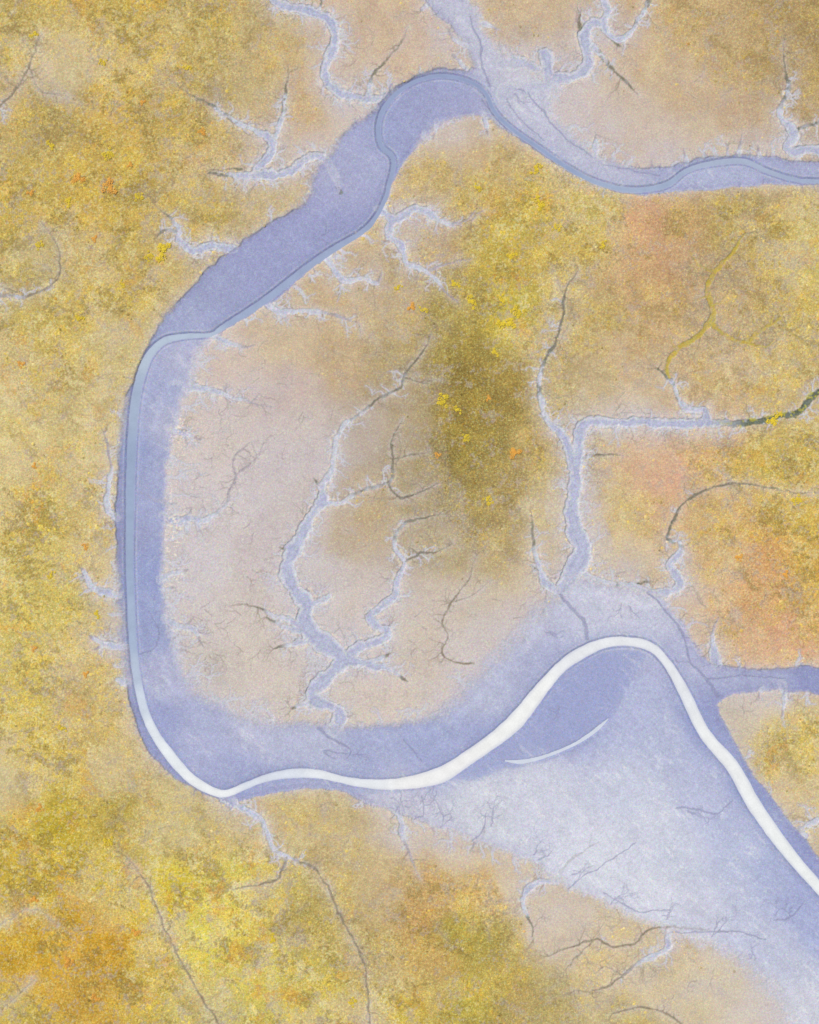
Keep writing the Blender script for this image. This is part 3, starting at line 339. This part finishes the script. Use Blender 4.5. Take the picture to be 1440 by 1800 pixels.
# sparse pale shell grit near the inner shore
sp=np.exp(-((SM-16)/22)**2)*sst(.30,.42,fbm(X,Y,3.2,2,661)+.9*fbm(X,Y,60,4,662,.6))
inl=(X>290)&(X<600)&(Y>720)&(Y<1290)
col=mixk(col,(240,224,210),np.clip(sp*inl*.7,0,1))
vegA=np.clip(veg*(1-A)*(1-ca)*(1-np.clip(np.maximum(halo,wash),0,1)*.8),0,1)

# ---------------------------------------------------------------- height (metres)
Z=.35*fbm(X,Y,120,4,601)+.18*vegA*(fbm(X,Y,6,3,611,.7)+.3)+.30*veg*(1-A)*clus
cd=np.clip(.05+Wc*.028,0,.34)*sst(1.2,-1.4,Sc)
Z=np.minimum(Z*(1-A)-.45*A, Z*(1-A)-cd*(1-A))
Z-= .05*ra+.04*fa+.06*ga*(1-A)
Z-= .08*np.clip(-lobe/8,0,1)*A
Z+= A*(.08*streak+.04*rip)
bed=sst(4,-4,fw.S+2.4*cn); Z=Z*(1-bed)+(-1.0)*bed-0.14*sst(14,2,fw.S)*(1-bed)
pb=sst(3,-3,fp.S+1.5*cn); Z=Z*(1-pb)+(-.85)*pb

# ---------------------------------------------------------------- material
def N(nt,t,**k):
    n=nt.nodes.new(t)
    for a,b in k.items(): setattr(n,a,b)
    return n
def surf_mat(name):
    mt=bpy.data.materials.new(name); mt.use_nodes=True; nt=mt.node_tree; nd=nt.nodes; lk=nt.links
    bs=nd['Principled BSDF']; bs.inputs['Roughness'].default_value=.9; bs.inputs['Specular IOR Level'].default_value=.1
    tc=N(nt,'ShaderNodeTexCoord'); at=N(nt,'ShaderNodeAttribute',attribute_name='Col'); vg=N(nt,'ShaderNodeAttribute',attribute_name='veg')
    def noise(s,d,r):
        n=N(nt,'ShaderNodeTexNoise'); n.inputs['Scale'].default_value=s; n.inputs['Detail'].default_value=d; n.inputs['Roughness'].default_value=r
        lk.new(tc.outputs['Object'],n.inputs['Vector']); return n
    def M(op,a,b=None,c=None):
        n=N(nt,'ShaderNodeMath',operation=op)
        for i,v in enumerate([a,b,c]):
            if v is None: continue
            if isinstance(v,(int,float)): n.inputs[i].default_value=v
            else: lk.new(v,n.inputs[i])
        return n.outputs[0]
    def ramp(v,a,b):
        n=N(nt,'ShaderNodeMapRange'); n.inputs[1].default_value=a; n.inputs[2].default_value=b; lk.new(v,n.inputs[0]); return n.outputs[0]
    def mixc(f,a,b):
        n=N(nt,'ShaderNodeMix',data_type='RGBA')
        lk.new(f,n.inputs[0]); lk.new(a,n.inputs[6]); n.inputs[7].default_value=tuple(b)+(1,)
        return n.outputs[2]
    V=vg.outputs['Fac']
    n3=noise(1.1,2,.8); n4=noise(2.6,1,.6); n6=noise(1.5,2,.75)
    c=at.outputs['Color']
    c=mixc(M('MULTIPLY',M('MULTIPLY',ramp(n3.outputs[0],.54,.60),V),.20),c,alb((226,200,104)))
    c=mixc(M('MULTIPLY',M('MULTIPLY',ramp(n6.outputs[0],.54,.60),V),.28),c,alb((120,100,60)))
    sepc=N(nt,'ShaderNodeSeparateColor'); lk.new(n4.outputs['Color'],sepc.inputs[0])
    c=mixc(M('MULTIPLY',ramp(sepc.outputs[1],.60,.70),M('MULTIPLY_ADD',V,.12,.14)),c,alb((234,220,200)))
    s=N(nt,'ShaderNodeVectorMath',operation='SUBTRACT'); lk.new(n4.outputs['Color'],s.inputs[0]); s.inputs[1].default_value=(.5,.5,.5)
    s2=N(nt,'ShaderNodeVectorMath',operation='MULTIPLY_ADD'); lk.new(s.outputs[0],s2.inputs[0]); s2.inputs[1].default_value=(.85,.75,.85); s2.inputs[2].default_value=(1,1,1)
    s3=N(nt,'ShaderNodeVectorMath',operation='MULTIPLY'); lk.new(c,s3.inputs[0]); lk.new(s2.outputs[0],s3.inputs[1])
    s4=N(nt,'ShaderNodeVectorMath',operation='SCALE'); lk.new(s3.outputs[0],s4.inputs[0]); lk.new(M('MULTIPLY_ADD',M('SUBTRACT',n3.outputs[0],.5),M('MULTIPLY_ADD',V,.35,.5),.985),s4.inputs['Scale'])
    lk.new(s4.outputs[0],bs.inputs['Base Color'])
    bp=N(nt,'ShaderNodeBump'); bp.inputs['Distance'].default_value=.25
    lk.new(M('MULTIPLY_ADD',V,.30,.16),bp.inputs['Strength']); lk.new(n6.outputs[0],bp.inputs['Height']); lk.new(bp.outputs[0],bs.inputs['Normal'])
    return mt
mat_ground=surf_mat("marsh_soil"); mat_mud=surf_mat("silty_mud"); mat_creek=surf_mat("creek_mud")

def sheet(name,mask,dz,mat):
    ii,jj=np.nonzero(mask)
    v0=ii*NX+jj
    q=np.stack([v0+NX,v0+NX+1,v0+1,v0],1).ravel()
    used,inv=np.unique(q,return_inverse=True)
    co=np.stack([(X.ravel()[used]-720)*SC,(900-Y.ravel()[used])*SC,Z.ravel()[used]+dz],1).astype(np.float32)
    me=bpy.data.meshes.new(name); me.vertices.add(len(used)); me.loops.add(len(inv)); me.polygons.add(len(v0))
    me.vertices.foreach_set('co',co.ravel()); me.loops.foreach_set('vertex_index',inv.astype(np.int32))
    me.polygons.foreach_set('loop_start',np.arange(0,len(inv),4,dtype=np.int32))
    me.polygons.foreach_set('use_smooth',np.ones(len(v0),bool))
    me.update(calc_edges=True)
    a=me.attributes.new('Col','FLOAT_COLOR','POINT')
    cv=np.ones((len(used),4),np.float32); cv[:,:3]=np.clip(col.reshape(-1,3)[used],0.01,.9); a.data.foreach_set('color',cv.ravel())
    a=me.attributes.new('veg','FLOAT','POINT'); a.data.foreach_set('value',vegA.ravel()[used].astype(np.float32))
    me.materials.append(mat)
    ob=bpy.data.objects.new(name,me); bpy.context.scene.collection.objects.link(ob); return ob
full=np.ones((NY-1,NX-1),bool)
def fm(a): return (a[:-1,:-1]+a[1:,:-1]+a[:-1,1:]+a[1:,1:])/4
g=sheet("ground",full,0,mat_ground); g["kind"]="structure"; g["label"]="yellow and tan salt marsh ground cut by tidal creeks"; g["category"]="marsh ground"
Af=fm(A)>.5
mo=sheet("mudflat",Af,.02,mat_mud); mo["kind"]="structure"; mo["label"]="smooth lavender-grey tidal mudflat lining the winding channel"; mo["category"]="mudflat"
Cf=(fm(Sc)<.6)&~Af
for cid,(lab,sty,brs) in enumerate(CR):
    mk=Cf&(fc.ID[:-1,:-1]==cid)
    if mk.sum()<5: continue
    o=sheet("tidal_creek",mk,.02,mat_creek); o["kind"]="structure"; o["label"]=lab; o["category"]="creek"; o["group"]="tidal creeks draining the marsh"

# ---------------------------------------------------------------- water
def water_mat():
    mt=bpy.data.materials.new("silty_water"); mt.use_nodes=True; nt=mt.node_tree; bs=nt.nodes['Principled BSDF']
    at=N(nt,'ShaderNodeAttribute',attribute_name='Col'); tc=N(nt,'ShaderNodeTexCoord')
    n=N(nt,'ShaderNodeTexNoise'); n.inputs['Scale'].default_value=3; nt.links.new(tc.outputs['Object'],n.inputs['Vector'])
    n2=N(nt,'ShaderNodeTexNoise'); n2.inputs['Scale'].default_value=.25; n2.inputs['Detail'].default_value=5; nt.links.new(tc.outputs['Object'],n2.inputs['Vector'])
    ad=N(nt,'ShaderNodeMath',operation='ADD'); nt.links.new(n.outputs[0],ad.inputs[0]); nt.links.new(n2.outputs[0],ad.inputs[1])
    mr=N(nt,'ShaderNodeMapRange'); mr.inputs[1].default_value=.6; mr.inputs[2].default_value=1.4; mr.inputs[3].default_value=.86; mr.inputs[4].default_value=1.06; nt.links.new(ad.outputs[0],mr.inputs[0])
    sc=N(nt,'ShaderNodeVectorMath',operation='SCALE'); nt.links.new(at.outputs['Color'],sc.inputs[0]); nt.links.new(mr.outputs[0],sc.inputs['Scale'])
    nt.links.new(sc.outputs[0],bs.inputs['Base Color']); bs.inputs['Roughness'].default_value=.4; bs.inputs['IOR'].default_value=1.33; bs.inputs['Specular IOR Level'].default_value=.25
    return mt
wm=water_mat()
def ribbon(name,C,z,colf,extra=4.0):
    n=len(C); K=11; d=np.gradient(C[:,:2],axis=0); d/=np.hypot(d[:,0],d[:,1])[:,None]+1e-9; nr=np.stack([-d[:,1],d[:,0]],1)
    vs=[];cs=[]
    for i in range(n):
        w=C[i,2]+extra
        for k in range(K):
            s=-1+2*k/(K-1); p=C[i,:2]+nr[i]*s*w
            vs.append(((p[0]-720)*SC,(900-p[1])*SC,z)); c=colf(C[i,0],C[i,1],abs(s)*w/C[i,2]); cs.append((*c,1))
    fs=[(i*K+k,i*K+k+1,(i+1)*K+k+1,(i+1)*K+k) for i in range(n-1) for k in range(K-1)]
    me=bpy.data.meshes.new(name); me.from_pydata(vs,[],fs); me.update()
    a=me.attributes.new('Col','FLOAT_COLOR','POINT'); a.data.foreach_set('color',np.array(cs,np.float32).ravel())
    me.materials.append(wm); ob=bpy.data.objects.new(name,me); bpy.context.scene.collection.objects.link(ob); return ob
WS=[(1440,1560,(234,235,241)),(1290,1350,(234,234,241)),(1170,1165,(226,227,238)),(1060,1132,(230,230,240)),(910,1265,(238,237,242)),(770,1365,(236,234,240)),(600,1371,(226,228,239)),(470,1368,(216,220,237)),(365,1388,(232,233,241)),(295,1325,(228,231,241)),(268,1285,(222,226,239)),(250,1240,(204,212,232)),(238,1180,(180,191,217)),(232,1120,(162,176,207)),(228,980,(154,169,202)),(229,830,(150,165,199)),(238,700,(158,172,202)),(265,620,(176,189,213)),(330,590,(174,187,212)),(440,545,(152,165,200)),(580,442,(152,164,199)),(685,320,(150,162,198)),(672,195,(148,160,198)),(820,140,(146,158,196)),(950,260,(148,161,198)),(1110,333,(159,172,204)),(1310,283,(167,177,205)),(1440,318,(162,173,204))]
wev=idw(WS,s=15,p=3)
mev=idw(US,s=24)
def rcol(x,y,e):
    a=wev(np.array([x]),np.array([y]))[0]; b=mev(np.array([x]),np.array([y]))[0]
    t=float(sst(.45,1.35,e)); t*=.65
    return tuple(a*(1-t)+b*t)
r=ribbon("river_water",RC,-.79,rcol); r["kind"]="structure"; r["label"]="narrow milky white tidal stream winding through lavender mud"; r["category"]="river"
p=ribbon("water_pool",PL,-.66,lambda x,y,e: tuple(alb((206,211,230))),1.5); p["kind"]="structure"; p["label"]="thin curved pale pool of water on mudflat"; p["category"]="pool"

# ---------------------------------------------------------------- plants
def zat(x,y):
    j=np.clip(np.searchsorted(xs,x),0,NX-1); i=np.clip(np.searchsorted(ys,y),0,NY-1); return Z[i,j],vegA[i,j],(i,j)
n=200000
px=rng.uniform(-50,1490,n); py=rng.uniform(-50,1850,n)
z,v,(ti,tj)=zat(px,py)
dens=clus[ti,tj]
keep=(rng.random(n)<v*(.26+4.5*dens)) ; px,py,z,ti,tj=px[keep],py[keep],z[keep],ti[keep],tj[keep]; n=len(px)
rad=rng.uniform(.15,.38,n)*(1+ (rng.random(n)<.08)*.8); hh=rad*rng.uniform(.3,.7,n)
K=6; ang=np.arange(K)*2*np.pi/K
A0=ang[None]+rng.uniform(0,6,n)[:,None]; rr=rad[:,None]*rng.uniform(.5,1.3,(n,K))
cx=(px-720)*SC; cy=(900-py)*SC
vv=np.zeros((n,K+1,3),np.float32)
vv[:,:K,0]=cx[:,None]+rr*np.cos(A0); vv[:,:K,1]=cy[:,None]+rr*np.sin(A0); vv[:,:K,2]=z[:,None]-.05
vv[:,K,0]=cx;vv[:,K,1]=cy;vv[:,K,2]=z+hh
base=(np.arange(n)*(K+1))[:,None,None]
tri=np.stack([np.arange(K),(np.arange(K)+1)%K,np.full(K,K)],1)[None]+base
li=tri.reshape(-1).astype(np.int32)
me=bpy.data.meshes.new("marsh_grass"); me.vertices.add(n*(K+1)); me.loops.add(len(li)); me.polygons.add(len(li)//3)
me.vertices.foreach_set('co',vv.ravel()); me.loops.foreach_set('vertex_index',li); me.polygons.foreach_set('loop_start',np.arange(0,len(li),3,dtype=np.int32)); me.update(calc_edges=True)
pal=np.array([alb(c) for c in [(234,206,84),(222,192,88),(232,210,138),(136,116,60),(178,154,82),(226,208,170),(232,166,58)]])
lu=col[ti,tj][:,1]
pc=pal[rng.choice(7,n,p=[.21,.22,.16,.16,.13,.07,.05])]
pc=pc*np.clip(lu/.42,.5,1.1)[:,None]
pc=pc*.5+col[ti,tj]*.5
pc=np.clip(pc*rng.uniform(.88,1.15,(n,1)),0,.85)
cv=np.ones((n,K+1,4),np.float32); cv[:,:,:3]=pc[:,None,:]
a=me.attributes.new('Col','FLOAT_COLOR','POINT'); a.data.foreach_set('color',cv.ravel())
pm=bpy.data.materials.new("marsh_grass_leaf"); pm.use_nodes=True; nt=pm.node_tree
at=N(nt,'ShaderNodeAttribute',attribute_name='Col'); nt.links.new(at.outputs['Color'],nt.nodes['Principled BSDF'].inputs['Base Color']); nt.nodes['Principled BSDF'].inputs['Roughness'].default_value=.9; nt.nodes['Principled BSDF'].inputs['Specular IOR Level'].default_value=.1
me.materials.append(pm); ob=bpy.data.objects.new("marsh_grass",me); bpy.context.scene.collection.objects.link(ob)
ob["kind"]="stuff"; ob["label"]="scattered low yellow and olive salt marsh tussocks"; ob["category"]="marsh grass"

def shrub_mesh(name,seed,c1,c2):
    r=random.Random(seed); vs=[];fs=[]
    cl=[(r.gauss(0,.5),r.gauss(0,.5),r.uniform(.2,.5)) for _ in range(11)]
    for _ in range(650):
        c=r.choice(cl); th=r.uniform(0,6.28); ph=math.acos(r.uniform(0,1)); R=c[2]*r.uniform(.6,1.15)
        p=(c[0]+R*math.sin(ph)*math.cos(th),c[1]+R*math.sin(ph)*math.sin(th),R*math.cos(ph)*.8+.06)
        s=r.uniform(.05,.11); b=len(vs); q=r.uniform(0,6.28)
        for k in range(3):
            t=q-k*2.09; vs.append((p[0]+s*math.cos(t),p[1]+s*math.sin(t),p[2]+r.uniform(-.03,.03)))
        fs.append((b,b+2,b+1))
    me=bpy.data.meshes.new(name); me.from_pydata(vs,[],fs)
    m=bpy.data.materials.new(name+"_leaf"); m.use_nodes=True; nt=m.node_tree; bs=nt.nodes['Principled BSDF']; bs.inputs['Roughness'].default_value=.8
    tc=N(nt,'ShaderNodeTexCoord'); nn=N(nt,'ShaderNodeTexNoise'); nn.inputs['Scale'].default_value=5; nt.links.new(tc.outputs['Object'],nn.inputs['Vector'])
    mx=N(nt,'ShaderNodeMix',data_type='RGBA'); mr=N(nt,'ShaderNodeMapRange'); mr.inputs[1].default_value=.38; mr.inputs[2].default_value=.62
    nt.links.new(nn.outputs[0],mr.inputs[0]); nt.links.new(mr.outputs[0],mx.inputs[0]); mx.inputs[6].default_value=(*alb(c1),1); mx.inputs[7].default_value=(*alb(c2),1)
    nt.links.new(mx.outputs[2],bs.inputs['Base Color']); me.materials.append(m); return me
my=[shrub_mesh("yellow_shrub",s,(236,208,44),(222,196,66)) for s in (1,2,3)]
mo_=[shrub_mesh("orange_shrub",s,(238,166,62),(228,178,86)) for s in (4,5)]
spots=[(137,312,1,2.0),(193,330,1,2.4),(55,340,1,1.2),(150,960,1,1.1),(903,795,1,2.0),(168,1755,1,1.4),(725,540,1,1.4),(355,232,1,1.2),(150,1185,1,1.1),(38,640,1,1.1),
(285,440,0,2.6),(190,273,0,1.6),(830,530,0,1.8),(892,567,0,2.4),(908,548,0,1.7),(943,298,0,1.7),(950,358,0,1.9),(778,702,0,1.8),(745,545,0,1.2),(1362,738,0,2.2),(245,345,0,1.3),(882,528,0,1.5),(800,500,0,1.3),(860,880,0,1.3),(700,505,0,1.1),(120,355,0,1.4),(262,452,0,1.3),(805,720,0,1.2),
(60,60,0,1.2),(180,110,0,1.1),(250,180,1,1),(90,255,0,1.3),(230,290,1,1),(330,120,0,1.1),(165,420,1,1.1),(70,430,0,1.2),(215,500,0,1.1),(140,560,0,1.2),(60,820,1,1),(90,1010,0,1.2),(170,1080,0,1.1),(60,1140,1,1),(110,1280,0,1.2),(70,1420,1,1.2),(190,1480,0,1.4),(300,1600,0,1.4),(240,1640,1,1.4),(120,1690,1,1.6),(60,1580,1,1.3),(480,1650,0,1.3),(620,1760,0,1.2),(840,330,0,1.2),(900,450,0,1.4),(980,400,0,1.2),(1060,430,0,1.2),(870,620,0,1.2),(820,770,0,1.1),(770,800,1,1),(860,700,1,1),(1400,880,0,1.4),(1380,1010,1,1.2),(1300,980,1,1.2)]
for i,(x,y,k,s) in enumerate(spots):
    o=bpy.data.objects.new("shrub",(mo_ if k else my)[i%(2 if k else 3)])
    zz=float(zat(np.array([x]),np.array([y]))[0][0]); s=s*1.1
    o.location=((x-720)*SC,(900-y)*SC,zz+.05); o.scale=(s,s*.85,s*.5); o.rotation_euler=(0,0,i*1.7)
    bpy.context.scene.collection.objects.link(o)
    o["label"]="low orange shrub standing on the marsh" if k else "low bright yellow shrub standing on the marsh"; o["category"]="shrub"; o["group"]="colourful shrubs dotted over the marsh"

# ---------------------------------------------------------------- light, sky, camera
w=bpy.data.worlds.new("World"); bpy.context.scene.world=w; w.use_nodes=True; nt=w.node_tree
sk=nt.nodes.new('ShaderNodeTexSky'); sk.sky_type='NISHITA'; sk.sun_disc=False
el,az=math.radians(58),math.radians(305)   # compass bearing of the sun (from north, clockwise)
sk.sun_elevation=el; sk.sun_rotation=az
nt.links.new(sk.outputs[0],nt.nodes['Background'].inputs[0]); nt.nodes['Background'].inputs[1].default_value=.09
sl=bpy.data.lights.new("sun",'SUN'); sl.energy=3.2; sl.angle=math.radians(1.5); sl.color=(1,.955,.88)
so=bpy.data.objects.new("sun",sl); bpy.context.scene.collection.objects.link(so)
so.rotation_euler=(math.pi/2-el,0,math.pi-az)
cam=bpy.data.cameras.new("camera"); cam.lens=40; cam.sensor_width=36; cam.clip_end=20000; cam.clip_start=1
co=bpy.data.objects.new("camera",cam); co.location=(0,0,400); bpy.context.scene.collection.objects.link(co); bpy.context.scene.camera=co
s=bpy.context.scene; s.view_settings.view_transform='Standard'; s.view_settings.look='None'; s.view_settings.exposure=0
